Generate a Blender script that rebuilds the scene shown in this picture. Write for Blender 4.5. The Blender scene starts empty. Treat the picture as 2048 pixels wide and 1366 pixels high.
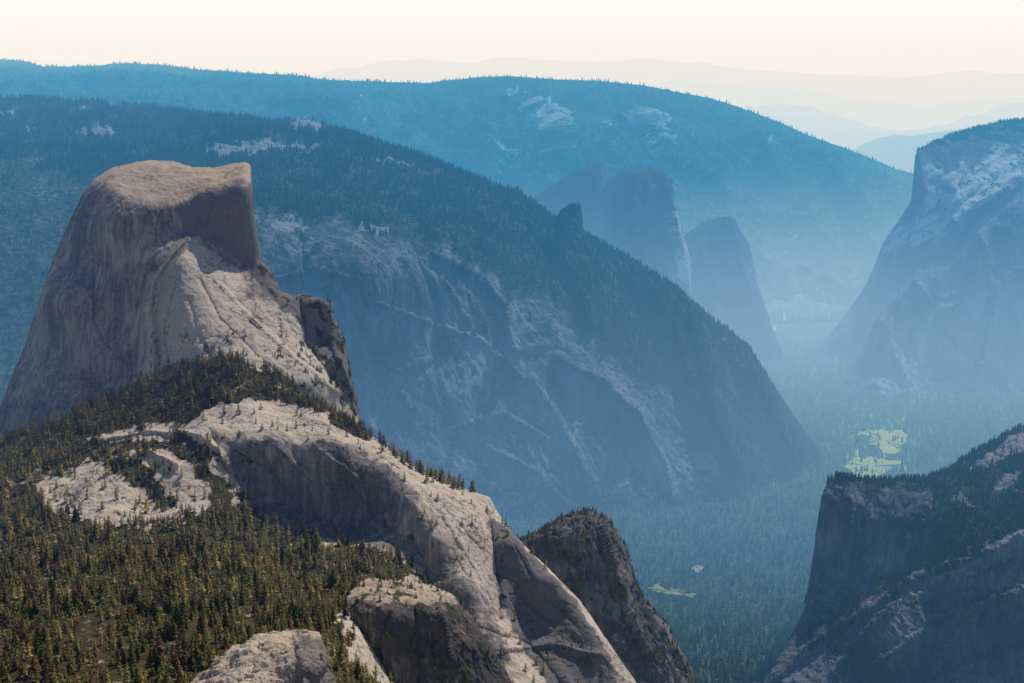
import bpy, math, random, time
import numpy as np
from mathutils import Vector
T0=time.time()
rng=np.random.default_rng(7); random.seed(7)
S=bpy.context.scene; COL=S.collection
F=3248.; HY=165.; CX,CY=1024.,683.
TH=math.atan((CY-HY)/F); CZ=3000.
def at(px,py,Y):
    px=np.asarray(px,float);py=np.asarray(py,float);Y=np.asarray(Y,float)
    u=(px-CX)/F; v=(CY-py)/F
    dy=math.cos(TH)+v*math.sin(TH); dz=-math.sin(TH)+v*math.cos(TH)
    s=Y/dy
    return np.stack([u*s,Y+0*s,CZ+dz*s],-1)
# ---------- noise ----------
perm=rng.permutation(256); GR=rng.normal(size=(256,3)); GR/=np.linalg.norm(GR,axis=1)[:,None]
def perlin(P):
    sh=P.shape[:-1]; P=P.reshape(-1,3)
    i=np.floor(P).astype(np.int64); f=P-i; u=f*f*f*(f*(f*6-15)+10)
    out=np.zeros(len(P))
    for a in (0,1):
        wa=u[:,0] if a else 1-u[:,0]; ha=perm[(i[:,0]+a)&255]
        for b in (0,1):
            wb=wa*(u[:,1] if b else 1-u[:,1]); hb=perm[(ha+i[:,1]+b)&255]
            for c in (0,1):
                w=wb*(u[:,2] if c else 1-u[:,2]); h=perm[(hb+i[:,2]+c)&255]
                g=GR[h]
                out+=w*(g[:,0]*(f[:,0]-a)+g[:,1]*(f[:,1]-b)+g[:,2]*(f[:,2]-c))
    return out.reshape(sh)*1.6
def fbm(P,octs=4,ridged=False,gain=.5):
    s=0;a=1.;t=0
    for o in range(octs):
        n=perlin(P*(2.03**o)+o*17.3)
        if ridged is True: n=1-2*np.abs(n)
        s=s+a*n;t+=a;a*=gain
    s=s/t
    if ridged=='step':          # exfoliation sheets: plateaus with sharp edges
        q=s*4.5+5; fl=np.floor(q); fr=q-fl; s=(fl+ss(fr,.78,1.)+.25*fr-5)/4.5
    return s
# ---------- polyline helpers ----------
def pdist(px,py,poly,closed=False):
    pts=list(poly)+([poly[0]] if closed else [])
    best=np.full(px.shape,1e9)
    for (x0,y0),(x1,y1) in zip(pts[:-1],pts[1:]):
        dx,dy=x1-x0,y1-y0; L=dx*dx+dy*dy+1e-9
        t=np.clip(((px-x0)*dx+(py-y0)*dy)/L,0,1)
        best=np.minimum(best,np.hypot(px-x0-t*dx,py-y0-t*dy))
    return best
def inside(px,py,poly):
    r=np.zeros(px.shape,bool); n=len(poly)
    for k in range(n):
        x0,y0=poly[k];x1,y1=poly[(k+1)%n]
        if y0==y1: continue
        c=((y0>py)!=(y1>py))&(px<(x1-x0)*(py-y0)/(y1-y0)+x0)
        r^=c
    return r
def soft(px,py,poly,w=10,nz=0,sc=40.):
    d=pdist(px,py,poly,True); s=np.where(inside(px,py,poly),d,-d)
    if nz: s=s+nz*fbm(np.stack([px/sc,py/sc,0*px+3.3],-1),4)*1.8
    t=np.clip(.5+s/w,0,1); return t*t*(3-2*t)
def ss(x,a,b):
    t=np.clip((x-a)/(b-a),0,1); return t*t*(3-2*t)
# ---------- mesh ----------
def mk(name,V,Fc,mat,attr=None,aname='mask',smooth=True,parent=None):
    me=bpy.data.meshes.new(name); V=np.asarray(V,np.float32); Fc=np.asarray(Fc,np.int32)
    n,k=Fc.shape
    me.vertices.add(len(V)); me.vertices.foreach_set('co',V.ravel())
    me.loops.add(n*k); me.loops.foreach_set('vertex_index',Fc.ravel())
    me.polygons.add(n); me.polygons.foreach_set('loop_start',np.arange(0,n*k,k,dtype=np.int32))
    me.polygons.foreach_set('use_smooth',np.full(n,smooth))
    if attr is not None:
        a=me.color_attributes.new(aname,'FLOAT_COLOR','POINT')
        c=np.ones((len(V),4),np.float32); c[:,:attr.shape[1]]=attr; a.data.foreach_set('color',c.ravel())
    me.update(calc_edges=True); me.validate()
    me.materials.append(mat)
    o=bpy.data.objects.new(name,me); COL.objects.link(o)
    if parent: o.parent=parent
    return o
def tag(o,label,cat,kind=None,group=None):
    o['label']=label;o['category']=cat
    if kind:o['kind']=kind
    if group:o['group']=group
    return o
# ---------- haze painted into every material: glow by distance from the viewpoint and height ----------
def hz_pos(d): return (math.log(d)-math.log(2))/(math.log(100)-math.log(2))
def ramp(nt,stops,fac):
    r=nt.nodes.new('ShaderNodeValToRGB'); cr=r.color_ramp; cr.interpolation='LINEAR'
    while len(cr.elements)>1: cr.elements.remove(cr.elements[-1])
    first=True
    for d,c in stops:
        e=cr.elements[0] if first else cr.elements.new(hz_pos(d))
        e.position=hz_pos(d); first=False
        c=c if isinstance(c,tuple) else (c,c,c); e.color=(*c,1)
    nt.links.new(fac,r.inputs[0]); return r.outputs[0]
def M(nt,op,a,b=None,clamp=False):
    n=nt.nodes.new('ShaderNodeMath'); n.operation=op; n.use_clamp=clamp
    for k,v in enumerate((a,b)):
        if v is None: continue
        if isinstance(v,(int,float)): n.inputs[k].default_value=v
        else: nt.links.new(v,n.inputs[k])
    return n.outputs[0]
def mixc(nt,f,a,b,mode='MIX'):
    n=nt.nodes.new('ShaderNodeMix'); n.data_type='RGBA'; n.blend_type=mode
    for k,v in ((0,f),(6,a),(7,b)):
        if isinstance(v,(int,float)): n.inputs[k].default_value=v
        elif isinstance(v,tuple): n.inputs[k].default_value=(*v,1)
        else: nt.links.new(v,n.inputs[k])
    return n.outputs[2]
HZ=bpy.data.node_groups.new('painted_haze','ShaderNodeTree')
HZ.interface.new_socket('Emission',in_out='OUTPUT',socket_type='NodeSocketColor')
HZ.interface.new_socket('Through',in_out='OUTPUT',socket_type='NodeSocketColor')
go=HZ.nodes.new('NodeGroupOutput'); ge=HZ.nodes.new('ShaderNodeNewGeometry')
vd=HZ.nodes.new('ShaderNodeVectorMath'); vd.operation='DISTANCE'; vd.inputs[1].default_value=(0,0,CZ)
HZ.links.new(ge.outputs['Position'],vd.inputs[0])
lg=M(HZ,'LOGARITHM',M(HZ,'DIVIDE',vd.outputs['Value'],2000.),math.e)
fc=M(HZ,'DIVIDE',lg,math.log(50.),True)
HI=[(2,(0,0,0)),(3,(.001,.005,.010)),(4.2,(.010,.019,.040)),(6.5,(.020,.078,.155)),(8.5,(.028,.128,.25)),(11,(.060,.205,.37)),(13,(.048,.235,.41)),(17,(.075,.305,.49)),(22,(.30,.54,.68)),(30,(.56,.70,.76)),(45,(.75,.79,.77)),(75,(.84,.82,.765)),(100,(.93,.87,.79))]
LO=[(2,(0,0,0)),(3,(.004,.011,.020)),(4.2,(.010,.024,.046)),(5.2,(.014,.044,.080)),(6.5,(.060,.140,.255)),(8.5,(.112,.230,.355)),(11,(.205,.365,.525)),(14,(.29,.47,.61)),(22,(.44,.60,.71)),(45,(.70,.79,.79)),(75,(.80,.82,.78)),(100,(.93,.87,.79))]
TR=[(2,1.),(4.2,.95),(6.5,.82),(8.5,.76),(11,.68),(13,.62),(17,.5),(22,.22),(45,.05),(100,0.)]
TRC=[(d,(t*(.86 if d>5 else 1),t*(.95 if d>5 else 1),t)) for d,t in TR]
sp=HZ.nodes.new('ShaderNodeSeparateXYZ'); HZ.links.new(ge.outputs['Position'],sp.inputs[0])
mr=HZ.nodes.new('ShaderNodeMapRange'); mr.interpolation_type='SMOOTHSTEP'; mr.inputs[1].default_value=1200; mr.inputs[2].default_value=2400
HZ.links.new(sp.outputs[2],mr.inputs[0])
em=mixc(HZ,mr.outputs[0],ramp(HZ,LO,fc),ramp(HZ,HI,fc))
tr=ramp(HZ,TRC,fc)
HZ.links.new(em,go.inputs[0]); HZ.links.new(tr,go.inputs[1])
def new_mat(name):
    m=bpy.data.materials.new(name); m.use_nodes=True; nt=m.node_tree; nt.nodes.clear(); m.cycles.emission_sampling='NONE'
    return m,nt
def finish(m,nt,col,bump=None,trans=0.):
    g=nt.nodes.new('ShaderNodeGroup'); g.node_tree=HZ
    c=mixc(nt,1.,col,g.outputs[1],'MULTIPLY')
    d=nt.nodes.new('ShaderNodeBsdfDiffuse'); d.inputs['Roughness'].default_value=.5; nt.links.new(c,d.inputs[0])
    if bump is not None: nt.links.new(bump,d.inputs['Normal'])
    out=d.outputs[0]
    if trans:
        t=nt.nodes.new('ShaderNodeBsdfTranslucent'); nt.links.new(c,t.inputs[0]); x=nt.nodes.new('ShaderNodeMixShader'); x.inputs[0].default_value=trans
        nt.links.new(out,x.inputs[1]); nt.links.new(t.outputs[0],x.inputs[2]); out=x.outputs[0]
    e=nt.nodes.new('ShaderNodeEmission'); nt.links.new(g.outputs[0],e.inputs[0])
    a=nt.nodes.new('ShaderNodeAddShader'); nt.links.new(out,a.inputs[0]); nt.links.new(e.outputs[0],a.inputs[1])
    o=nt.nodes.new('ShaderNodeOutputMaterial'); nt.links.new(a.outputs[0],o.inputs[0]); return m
def noise(nt,vec,scale,detail=6,rough=.6,sv=None,dist=0.):
    if sv:
        mp=nt.nodes.new('ShaderNodeVectorMath'); mp.operation='MULTIPLY'; mp.inputs[1].default_value=sv; nt.links.new(vec,mp.inputs[0]); vec=mp.outputs[0]
    n=nt.nodes.new('ShaderNodeTexNoise'); n.inputs['Scale'].default_value=scale; n.inputs['Detail'].default_value=detail; n.inputs['Roughness'].default_value=rough
    n.inputs['Distortion'].default_value=dist
    nt.links.new(vec,n.inputs['Vector']); return n.outputs['Fac']
def sstep(nt,v,a,b,lo=0.,hi=1.):
    m=nt.nodes.new('ShaderNodeMapRange'); m.interpolation_type='SMOOTHSTEP'
    for k,x in ((1,a),(2,b),(3,lo),(4,hi)): m.inputs[k].default_value=x
    nt.links.new(v,m.inputs[0]); return m.outputs[0]
def rock_mat(name,light=(.57,.485,.39),dark=(.155,.148,.155),warm=(.42,.285,.19),veg=(.05,.055,.025),s=1.,bump=1.,crack=1.,fdark=.35):
    """s : size of the features; 1 for rock about 3 km off"""
    m,nt=new_mat(name)
    g=nt.nodes.new('ShaderNodeNewGeometry'); P=g.outputs['Position']
    a=nt.nodes.new('ShaderNodeVertexColor'); a.layer_name='mask'
    sc=nt.nodes.new('ShaderNodeSeparateColor'); nt.links.new(a.outputs[0],sc.inputs[0]); R,G,B=sc.outputs
    big=noise(nt,P,1/(120*s),7,.62)
    streak=noise(nt,P,1/(13*s),6,.7,(1,1,.06),.15)
    fine=noise(nt,P,1/(7*s),5,.7)
    v=M(nt,'ADD',M(nt,'MULTIPLY',big,.7),M(nt,'MULTIPLY',streak,1.0))
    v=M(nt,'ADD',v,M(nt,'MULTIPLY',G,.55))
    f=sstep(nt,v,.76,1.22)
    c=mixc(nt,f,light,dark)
    for sv,scl,kk in (((1,1,.22),1/(48*s),.8),((.35,.5,1.6),1/(38*s),.85)):
        nn=nt.nodes.new('ShaderNodeTexNoise'); nn.inputs['Scale'].default_value=1/(34*s); nn.inputs['Detail'].default_value=5; nt.links.new(P,nn.inputs['Vector'])
        off=nt.nodes.new('ShaderNodeVectorMath'); off.operation='MULTIPLY_ADD'; nt.links.new(nn.outputs['Color'],off.inputs[0]); off.inputs[1].default_value=(38*s,)*3; nt.links.new(P,off.inputs[2])
        mp=nt.nodes.new('ShaderNodeVectorMath'); mp.operation='MULTIPLY'; mp.inputs[1].default_value=sv; nt.links.new(off.outputs[0],mp.inputs[0])
        vo=nt.nodes.new('ShaderNodeTexVoronoi'); vo.feature='DISTANCE_TO_EDGE'; vo.inputs['Scale'].default_value=scl; nt.links.new(mp.outputs[0],vo.inputs['Vector'])
        k=sstep(nt,vo.outputs['Distance'],0,.065,kk*crack,0.)
        k=M(nt,'MULTIPLY',k,sstep(nt,fine,.38,.56))
        k=M(nt,'MULTIPLY',k,sstep(nt,big,.43,.56))
        c=mixc(nt,k,c,(.06,.055,.06))
    c=mixc(nt,sstep(nt,fine,.45,.75,0,fdark),c,dark)
    wf=M(nt,'MULTIPLY',B,sstep(nt,M(nt,'ADD',streak,fine),.75,1.25,.95,.5))
    c=mixc(nt,wf,c,warm)
    vn=noise(nt,P,1/(16*s),6,.75); vv=M(nt,'ADD',M(nt,'MULTIPLY',R,.8),M(nt,'SUBTRACT',vn,.5))
    vf=sstep(nt,vv,.24,.36)
    vc=mixc(nt,sstep(nt,noise(nt,P,1/(9*s),4,.6),.4,.7),veg,tuple(x*2.4 for x in veg))
    c=mixc(nt,vf,c,vc)
    h=M(nt,'ADD',M(nt,'MULTIPLY',fine,2.4*s),M(nt,'ADD',M(nt,'MULTIPLY',streak,5.*s),M(nt,'MULTIPLY',vn,2.*s)))
    b=nt.nodes.new('ShaderNodeBump'); b.inputs['Strength'].default_value=min(1.,.9*bump); b.inputs['Distance'].default_value=1.; nt.links.new(h,b.inputs['Height'])
    return finish(m,nt,c,b.outputs[0])
def tint_mat(name):
    m,nt=new_mat(name); a=nt.nodes.new('ShaderNodeVertexColor'); a.layer_name='tint'; return finish(m,nt,a.outputs[0],trans=.3)
def rnd_mat(name,stops):
    m,nt=new_mat(name); oi=nt.nodes.new('ShaderNodeObjectInfo'); r=nt.nodes.new('ShaderNodeValToRGB'); cr=r.color_ramp
    cr.elements[0].position=stops[0][0]; cr.elements[0].color=(*stops[0][1],1); cr.elements[1].position=stops[-1][0]; cr.elements[1].color=(*stops[-1][1],1)
    for p,c in stops[1:-1]: e=cr.elements.new(p); e.color=(*c,1)
    nt.links.new(oi.outputs['Random'],r.inputs[0])
    g=nt.nodes.new('ShaderNodeNewGeometry'); n=noise(nt,g.outputs['Position'],.35,3,.6)
    c=mixc(nt,sstep(nt,n,.35,.65),r.outputs[0],mixc(nt,1.,r.outputs[0],(.5,.55,.6),'MULTIPLY'))
    return finish(m,nt,c,trans=.3)
# ---------- landform sheets ----------
def sheet(name,label,top,bottom,ctrl,nu,nv,mat,rnd=(40,100),ribs=(),disp=(),back=(600,500),paint=None,cat='mountain',cc=60.,emin=.2,jag=2.6,ew=None):
    top=np.array(top,float); seg=np.hypot(np.diff(top[:,0]),.45*np.diff(top[:,1])); t=np.r_[0,np.cumsum(seg)]
    tt=np.linspace(0,t[-1],nu); px=np.interp(tt,t,top[:,0]); ty=np.interp(tt,t,top[:,1])
    ty=ty+fbm(np.stack([px/14,0*px+top[0,1],0*px],-1),4)*jag
    bt=np.array(bottom,float); by=np.interp(px,bt[:,0],bt[:,1])
    v=np.linspace(0,1,nv)[:,None]**1.05
    PX=np.repeat(px[None],nv,0); PY=ty[None]*(1-v)+np.maximum(by,ty+4)[None]*v
    C=np.array(ctrl,float); n=len(C)
    ph=lambda r2: np.sqrt(r2+cc*cc)
    X=C[:,:2]
    A=np.zeros((n+3,n+3)); A[:n,:n]=ph(((X[:,None]-X[None])**2).sum(-1)); A[:n,n]=1; A[:n,n+1:n+3]=X/1000; A[n:,:n]=A[:n,n:].T
    w=np.linalg.solve(A,np.r_[C[:,2],0,0,0])
    Y=w[n]+w[n+1]*PX/1000+w[n+2]*PY/1000
    for k in range(n): Y=Y+w[k]*ph((PX-X[k,0])**2+(PY-X[k,1])**2)
    d=pdist(PX,PY,[tuple(q) for q in top])
    tq=np.clip(1-d/rnd[0],0,1); Y=Y+rnd[1]*(1-np.sqrt(1-.985*tq*tq))
    for poly,amp,wd in ribs: Y=Y-amp*np.exp(-pdist(PX,PY,poly)/wd)
    P=at(PX,PY,Y)
    def normals(P):
        a=np.gradient(P,axis=1); b=np.gradient(P,axis=0); N=np.cross(b,a); N/=np.linalg.norm(N,axis=-1)[...,None]+1e-9
        s=np.sign((N*(np.array([0,0,CZ])-P)).sum(-1)); s[s==0]=1; return N*s[...,None]
    N=normals(P); edge=ss(d,0,ew or rnd[0]*.6)*(1-emin)+emin
    D=0
    for sv,amp,rg,oc in disp: D=D+amp*fbm(P/np.array(sv,float),oc,rg)
    if len(disp): P=P+N*(D*edge)[...,None]
    N=normals(P)
    mask=np.zeros((nv,nu,3))
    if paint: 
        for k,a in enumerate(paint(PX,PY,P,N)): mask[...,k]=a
    # the far side of the landform falls away behind its crest
    bk=[];kb=8; mid=.5*(top[0,0]+top[-1,0]); hw=.5*(top[-1,0]-top[0,0]); tw=np.clip((mid-px)/hw,-1,1)
    for k in range(kb,0,-1):
        q=P[0].copy(); f=k/kb; q[:,0]=q[:,0]*(1+back[0]*f/q[:,1])+.12*back[0]*f*tw; q[:,1]+=back[0]*f; q[:,2]-=back[1]*(f**1.6); bk.append(q)
    G=np.concatenate([np.array(bk),P]); MK=np.concatenate([np.repeat(mask[:1],kb,0),mask])
    r,c=G.shape[:2]; idx=np.arange(r*c).reshape(r,c)
    Fc=np.stack([idx[:-1,:-1],idx[1:,:-1],idx[1:,1:],idx[:-1,1:]],-1).reshape(-1,4)
    o=mk(name,G.reshape(-1,3),Fc,mat,MK.reshape(-1,3)); tag(o,label,cat,'structure')
    return dict(P=P,PX=PX,PY=PY,N=N,mask=mask)
def scatter(sh,w,n,rg=rng,gap=0):
    P=sh['P']; e1=P[:-1,1:]-P[:-1,:-1]; e2=P[1:,:-1]-P[:-1,:-1]; c=np.cross(e1,e2); area=.5*np.abs(c[...,2])+.5*np.linalg.norm(c,axis=-1)
    W=(w[:-1,:-1]*area*((sh['PX'][:-1,:-1]>-60)&(sh['PX'][:-1,:-1]<2110)&(sh['PY'][:-1,:-1]<1420))).ravel(); W=W/W.sum()
    k=rg.choice(len(W),n,p=W); j=k//(P.shape[1]-1); i=k%(P.shape[1]-1); a=rg.random(n)[:,None]; b=rg.random(n)[:,None]
    Q=P[j,i]*(1-a)*(1-b)+P[j,i+1]*a*(1-b)+P[j+1,i]*(1-a)*b+P[j+1,i+1]*a*b
    if gap:
        used={};kp=[]
        for q in range(n):
            x,y=Q[q,0],Q[q,1]; cx_,cy_=int(x//gap),int(y//gap); ok=True
            for u in (-1,0,1):
                for v in (-1,0,1):
                    for (x2,y2) in used.get((cx_+u,cy_+v),()):
                        if (x-x2)**2+(y-y2)**2<gap*gap: ok=False
            if ok: used.setdefault((cx_,cy_),[]).append((x,y)); kp.append(q)
        kp=np.array(kp); return Q[kp],sh['PX'][j,i][kp],sh['PY'][j,i][kp]
    return Q,sh['PX'][j,i],sh['PY'][j,i]
# ---------- conifers ----------
def crown_near(seed,tiers=13,nb=8):
    r=random.Random(seed); V=[];Fc=[]
    lean=r.uniform(-.02,.02); wd=r.uniform(.12,.21)
    for k in range(tiers):
        f=k/(tiers-1); z=.14+.84*f**.92; R=(wd*(1-f)**.7+.012)*r.uniform(.7,1.2)
        for b in range(nb if f<.8 else 5):
            if r.random()<.14: continue
            an=2*math.pi*(b/nb)+r.uniform(-.4,.4)+k*.7; rr=R*r.uniform(.6,1.3); dr=rr*r.uniform(.1,.6); w=rr*r.uniform(.28,.42)
            ca,sa=math.cos(an),math.sin(an); zz=z+r.uniform(-.02,.02); ox=lean*zz
            i=len(V)
            V+= [(ox,0,zz+.015),(ox+.55*rr*ca-w*sa,.55*rr*sa+w*ca,zz-dr*.35),(ox+.55*rr*ca+w*sa,.55*rr*sa-w*ca,zz-dr*.45),(ox+rr*ca,rr*sa,zz-dr),(ox+.5*rr*ca,.5*rr*sa,zz-dr*.6-.05)]
            Fc+=[(i,i+1,i+2),(i+1,i+3,i+2),(i,i+3,i+4)]
    i=len(V); V+=[(.012,0,.93),(-.006,.01,.93),(-.006,-.01,.93),(lean,0,1.02)]; Fc+=[(i,i+1,i+3),(i+1,i+2,i+3),(i+2,i,i+3)]
    return np.array(V),np.array(Fc)
def trunk_near(seed):
    V=[];Fc=[];n=5
    for k,(z,rr) in enumerate(((-.05,.016),(.2,.012),(.6,.007),(.97,.002))):
        for a in range(n): V.append((rr*math.cos(2*math.pi*a/n),rr*math.sin(2*math.pi*a/n),z))
    for k in range(3):
        for a in range(n):
            p,q=k*n+a,k*n+(a+1)%n; Fc+=[(p,q,q+n),(p,q+n,p+n)]
    r=random.Random(seed)
    for k in range(10):
        z=.12+.07*k; an=r.uniform(0,6.28); L=.09*(1-z)+.02; i=len(V)
        V+=[(0,0,z),(0,0,z+.008),(L*math.cos(an),L*math.sin(an),z-.01)]; Fc.append((i,i+1,i+2))
    return np.array(V),np.array(Fc)
def conifer_far(seed,tiers=3,n=7,wd=.17):
    r=random.Random(seed); V=[];Fc=[]
    for k in range(tiers):
        f=k/tiers; z0=-.03+.95*f; z1=min(1.,z0+.95/tiers+.22); R=wd*(1-f)**.8; i=len(V)
        V.append((r.uniform(-.01,.01),r.uniform(-.01,.01),z1 if k<tiers-1 else 1.))
        for a in range(n):
            q=R*(1.2 if a%2 else .62)*r.uniform(.75,1.2); V.append((q*math.cos(2*math.pi*a/n),q*math.sin(2*math.pi*a/n),z0+r.uniform(-.04,.05)))
        for a in range(n): Fc.append((i,i+1+a,i+1+(a+1)%n))
    return np.array(V),np.array(Fc)
def forest(name,label,protos,Q,H,cols,mat,wide=1.):
    Vs=[];Fs=[];Cs=[];off=0; n=len(Q); pick=rng.integers(0,len(protos),n); ang=rng.random(n)*6.283
    for k,(V,Fc) in enumerate(protos):
        s=np.where(pick==k)[0]
        if not len(s): continue
        ca,sa=np.cos(ang[s])[:,None],np.sin(ang[s])[:,None]; h=H[s][:,None]; wv=(wide*(.75+.55*rng.random(len(s))))[:,None]
        x=(V[:,0]*ca-V[:,1]*sa)*h*wv; y=(V[:,0]*sa+V[:,1]*ca)*h*wv; z=V[:,2]*h
        P=np.stack([x+Q[s,0:1],y+Q[s,1:2],z+Q[s,2:3]],-1).reshape(-1,3)
        f=(Fc[None]+(np.arange(len(s))*len(V))[:,None,None]).reshape(-1,3)+off
        sh=np.ones((1,len(V),1))*cols[s][:,None,:]*(.7+.6*rng.random((len(s),len(V),1)))
        Vs.append(P);Fs.append(f);Cs.append(sh.reshape(-1,3)); off+=len(P)
    o=mk(name,np.concatenate(Vs),np.concatenate(Fs),mat,np.concatenate(Cs),'tint',False)
    tag(o,label,'forest','stuff'); return o
def greens(n,dead=.06,warm=0.,k=1.):
    a=np.array([.030,.050,.024]);b=np.array([.090,.098,.042]);t=rng.random((n,1))**1.3
    c=a*(1-t)+b*t; c=c*(1+warm*np.array([.55,.15,0.]))*k
    dd=rng.random(n)<dead; c[dd]=np.array([.19,.105,.07])*(.6+.6*rng.random((dd.sum(),1))); return c
tmat=tint_mat('far foliage')
# ================= far ranges =================
hazy=rock_mat('far hills',light=(.2,.2,.17),dark=(.06,.07,.05),s=12.,bump=.4)
flat=lambda v: (lambda px,py,P,N:(0*px+v,0*px,0*px))
sheet('distant_range','palest mountain range along the horizon, under the cream sky',[(380,170),(500,162),(640,152),(700,142),(760,130),(800,123),(840,119),(880,123),(930,128),(1000,121),(1100,122),(1200,125),(1300,124),(1400,130),(1480,139),(1600,146),(1720,151),(1840,159),(1950,150),(2060,154),(2200,150)],[(380,235),(2200,235)],
 [(380,130,78000),(2200,130,78000),(1000,130,78000),(1000,235,66000),(400,235,66000),(2200,235,66000)],240,30,hazy,rnd=(10,500),disp=[((6000,6000,3000),400,True,4)],back=(9000,1200),paint=flat(.5),jag=1.2)
sheet('hazy_range','second faint range, fading right behind the darker mountain shoulder',[(1200,178),(1350,168),(1450,172),(1560,180),(1640,188),(1700,200),(1780,208),(1860,214),(1950,200),(2050,196),(2200,190)],[(1200,260),(2200,260)],
 [(1200,180,54000),(2200,180,54000),(1700,180,54000),(1700,260,47000),(1200,260,47000),(2200,260,47000)],180,30,hazy,rnd=(10,400),disp=[((4000,4000,2000),250,True,4)],back=(6000,1000),paint=flat(.5),jag=1.2)
sheet('hazy_hills','pale hills with a rounded summit cut by the right edge, above the foothill',[(1400,240),(1500,215),(1560,211),(1620,219),(1690,238),(1740,254),(1800,262),(1860,262),(1900,252),(1940,236),(1975,222),(2010,208),(2040,205),(2100,215),(2200,230)],[(1400,330),(2200,330)],
 [(1400,230,36000),(2200,230,36000),(1700,250,36000),(1700,330,29000),(1400,330,29000),(2200,330,29000)],180,40,hazy,rnd=(12,400),disp=[((2500,2500,1200),220,True,5)],back=(4000,900),paint=flat(.5),jag=1.2)
sheet('foothill','light blue foothill between the long forested ridge and the high granite cliff',[(1600,335),(1680,322),(1720,298),(1755,281),(1790,273),(1830,275),(1880,272),(1930,266),(2000,255),(2200,250)],[(1600,420),(2200,420)],
 [(1600,330,24500),(2200,300,24500),(1800,280,24500),(1800,420,20500),(1600,420,20500),(2200,420,20500)],160,60,hazy,rnd=(12,300),disp=[((1500,1500,900),160,True,5)],back=(3000,900),paint=flat(.6),jag=1.6)
# ================= ground =================
gm=rock_mat('valley ground',light=(.22,.2,.12),dark=(.08,.09,.045),veg=(.035,.05,.025),s=2.,bump=.5)
xs=np.r_[-90000,-40000,-15000,np.linspace(-6000,9000,120),15000,40000,90000]; ys=np.r_[-30000,-5000,0,np.linspace(3500,15000,140),20000,35000,60000,110000]
X,Yg=np.meshgrid(xs,ys); Zg=1190+fbm(np.stack([X/1500,Yg/1500,0*X],-1),3)*12
idx=np.arange(X.size).reshape(X.shape)
gr=mk('valley_floor',np.stack([X,Yg,Zg],-1).reshape(-1,3),np.stack([idx[:-1,:-1],idx[:-1,1:],idx[1:,1:],idx[1:,:-1]],-1).reshape(-1,4),gm,np.tile([.7,.2,0],(X.size,1)))
tag(gr,'flat forested valley floor running between the cliffs towards the haze','ground','structure')
# ================= back ridge =================
far_rock=rock_mat('far ridge rock',light=(.45,.44,.39),dark=(.14,.15,.13),veg=(.045,.062,.04),s=4.)
eTop=[(-60,122),(0,118),(50,122),(85,133),(140,133),(190,131),(250,126),(320,129),(400,139),(460,143),(520,147),(600,150),(640,159),(700,161),(780,164),(850,166),(900,160),(960,154),(1020,152),(1100,158),(1200,162),(1290,171),(1340,181),(1420,196),(1480,215),(1550,241),(1620,272),(1700,300),(1760,325),(1800,341),(1850,352),(1950,372)]
cE=[([(1012,200),(1050,205),(1075,225),(1050,222)],.8),([(1068,228),(1092,222),(1112,262),(1116,290),(1104,286),(1080,262)],.9),([(1262,262),(1296,258),(1318,276),(1300,282)],.7),([(1300,300),(1322,298),(1322,330),(1300,340)],.6),([(1000,322),(1040,332),(1058,350),(1020,346)],.8),([(1078,335),(1095,340),(1112,370),(1098,372)],.8),([(880,300),(900,292),(915,312),(898,322)],.5),([(1540,310),(1580,318),(1570,330)],.5),([(1180,270),(1220,290),(1250,330),(1230,325)],.6),([(740,225),(800,222),(780,236)],.4),([(940,330),(1000,340),(1060,370),(1000,362)],.5)]
def pE(px,py,P,N):
    v=.98-.5*ss(1-N[...,2],.55,.8)
    for c,k in cE: v=v-k*soft(px,py,c,14,14,12)
    v=v-.36*ss(fbm(np.stack([px/30,py/14,0*px],-1),4),.15,.4)*ss(py,180,240)
    return v,0*px+.15,0*px
eS=sheet('forested_ridge','long blue forested ridge sloping down to the right behind the tall tower',eTop,[(-60,420),(600,420),(1000,560),(1500,640),(1950,640)],
 [(-60,120,18500),(300,128,18000),(640,158,17000),(300,200,15500),(300,260,13000),(640,240,13800),(-60,260,13000),(1000,150,16500),(1300,170,16000),(1000,210,15000),(1000,300,13800),(1100,340,13400),(1300,270,14300),(1550,240,16000),(1300,400,13300),(1800,340,16200),(1950,372,16500),(1500,420,13800),(1700,460,14000),(1300,560,12700),(1600,620,12600),(1900,620,12700),(1000,560,12500),(600,420,12000),(-60,420,12000)],
 560,220,far_rock,rnd=(10,120),ribs=[([(1020,210),(1110,260),(1125,330)],300,16),([(1290,255),(1330,330),(1420,380)],340,20),([(700,200),(760,250),(900,320)],-400,34),([(1480,280),(1530,340),(1600,420)],360,28),([(1200,210),(1240,270)],-320,24),([(1400,250),(1440,300),(1490,360)],-320,22),([(1620,330),(1660,380),(1700,440)],320,22),([(860,200),(900,240),(960,270)],240,20),([(500,180),(580,220),(660,240)],260,20),([(150,160),(220,190)],260,20),([(1540,300),(1590,360)],-260,18),([(960,200),(980,260)],-240,18)],
 disp=[((900,900,700),230,True,5),((220,220,160),55,True,4)],back=(2500,900),paint=pE,emin=.0,jag=2.2,ew=70)
w=ss(eS['mask'][...,0],.35,.7)*(.3+.7*ss(fbm(eS['P']/240.,3),-.3,.2)); Q,_,_=scatter(eS,w,20000); 
far_p=[conifer_far(k,2,5,.2) for k in range(5)]
forest('ridge_forest','dense conifers covering the long blue ridge below the skyline',far_p,Q,16+24*rng.random(len(Q)),greens(len(Q),.02,0,2.1),tmat,1.25)
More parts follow.
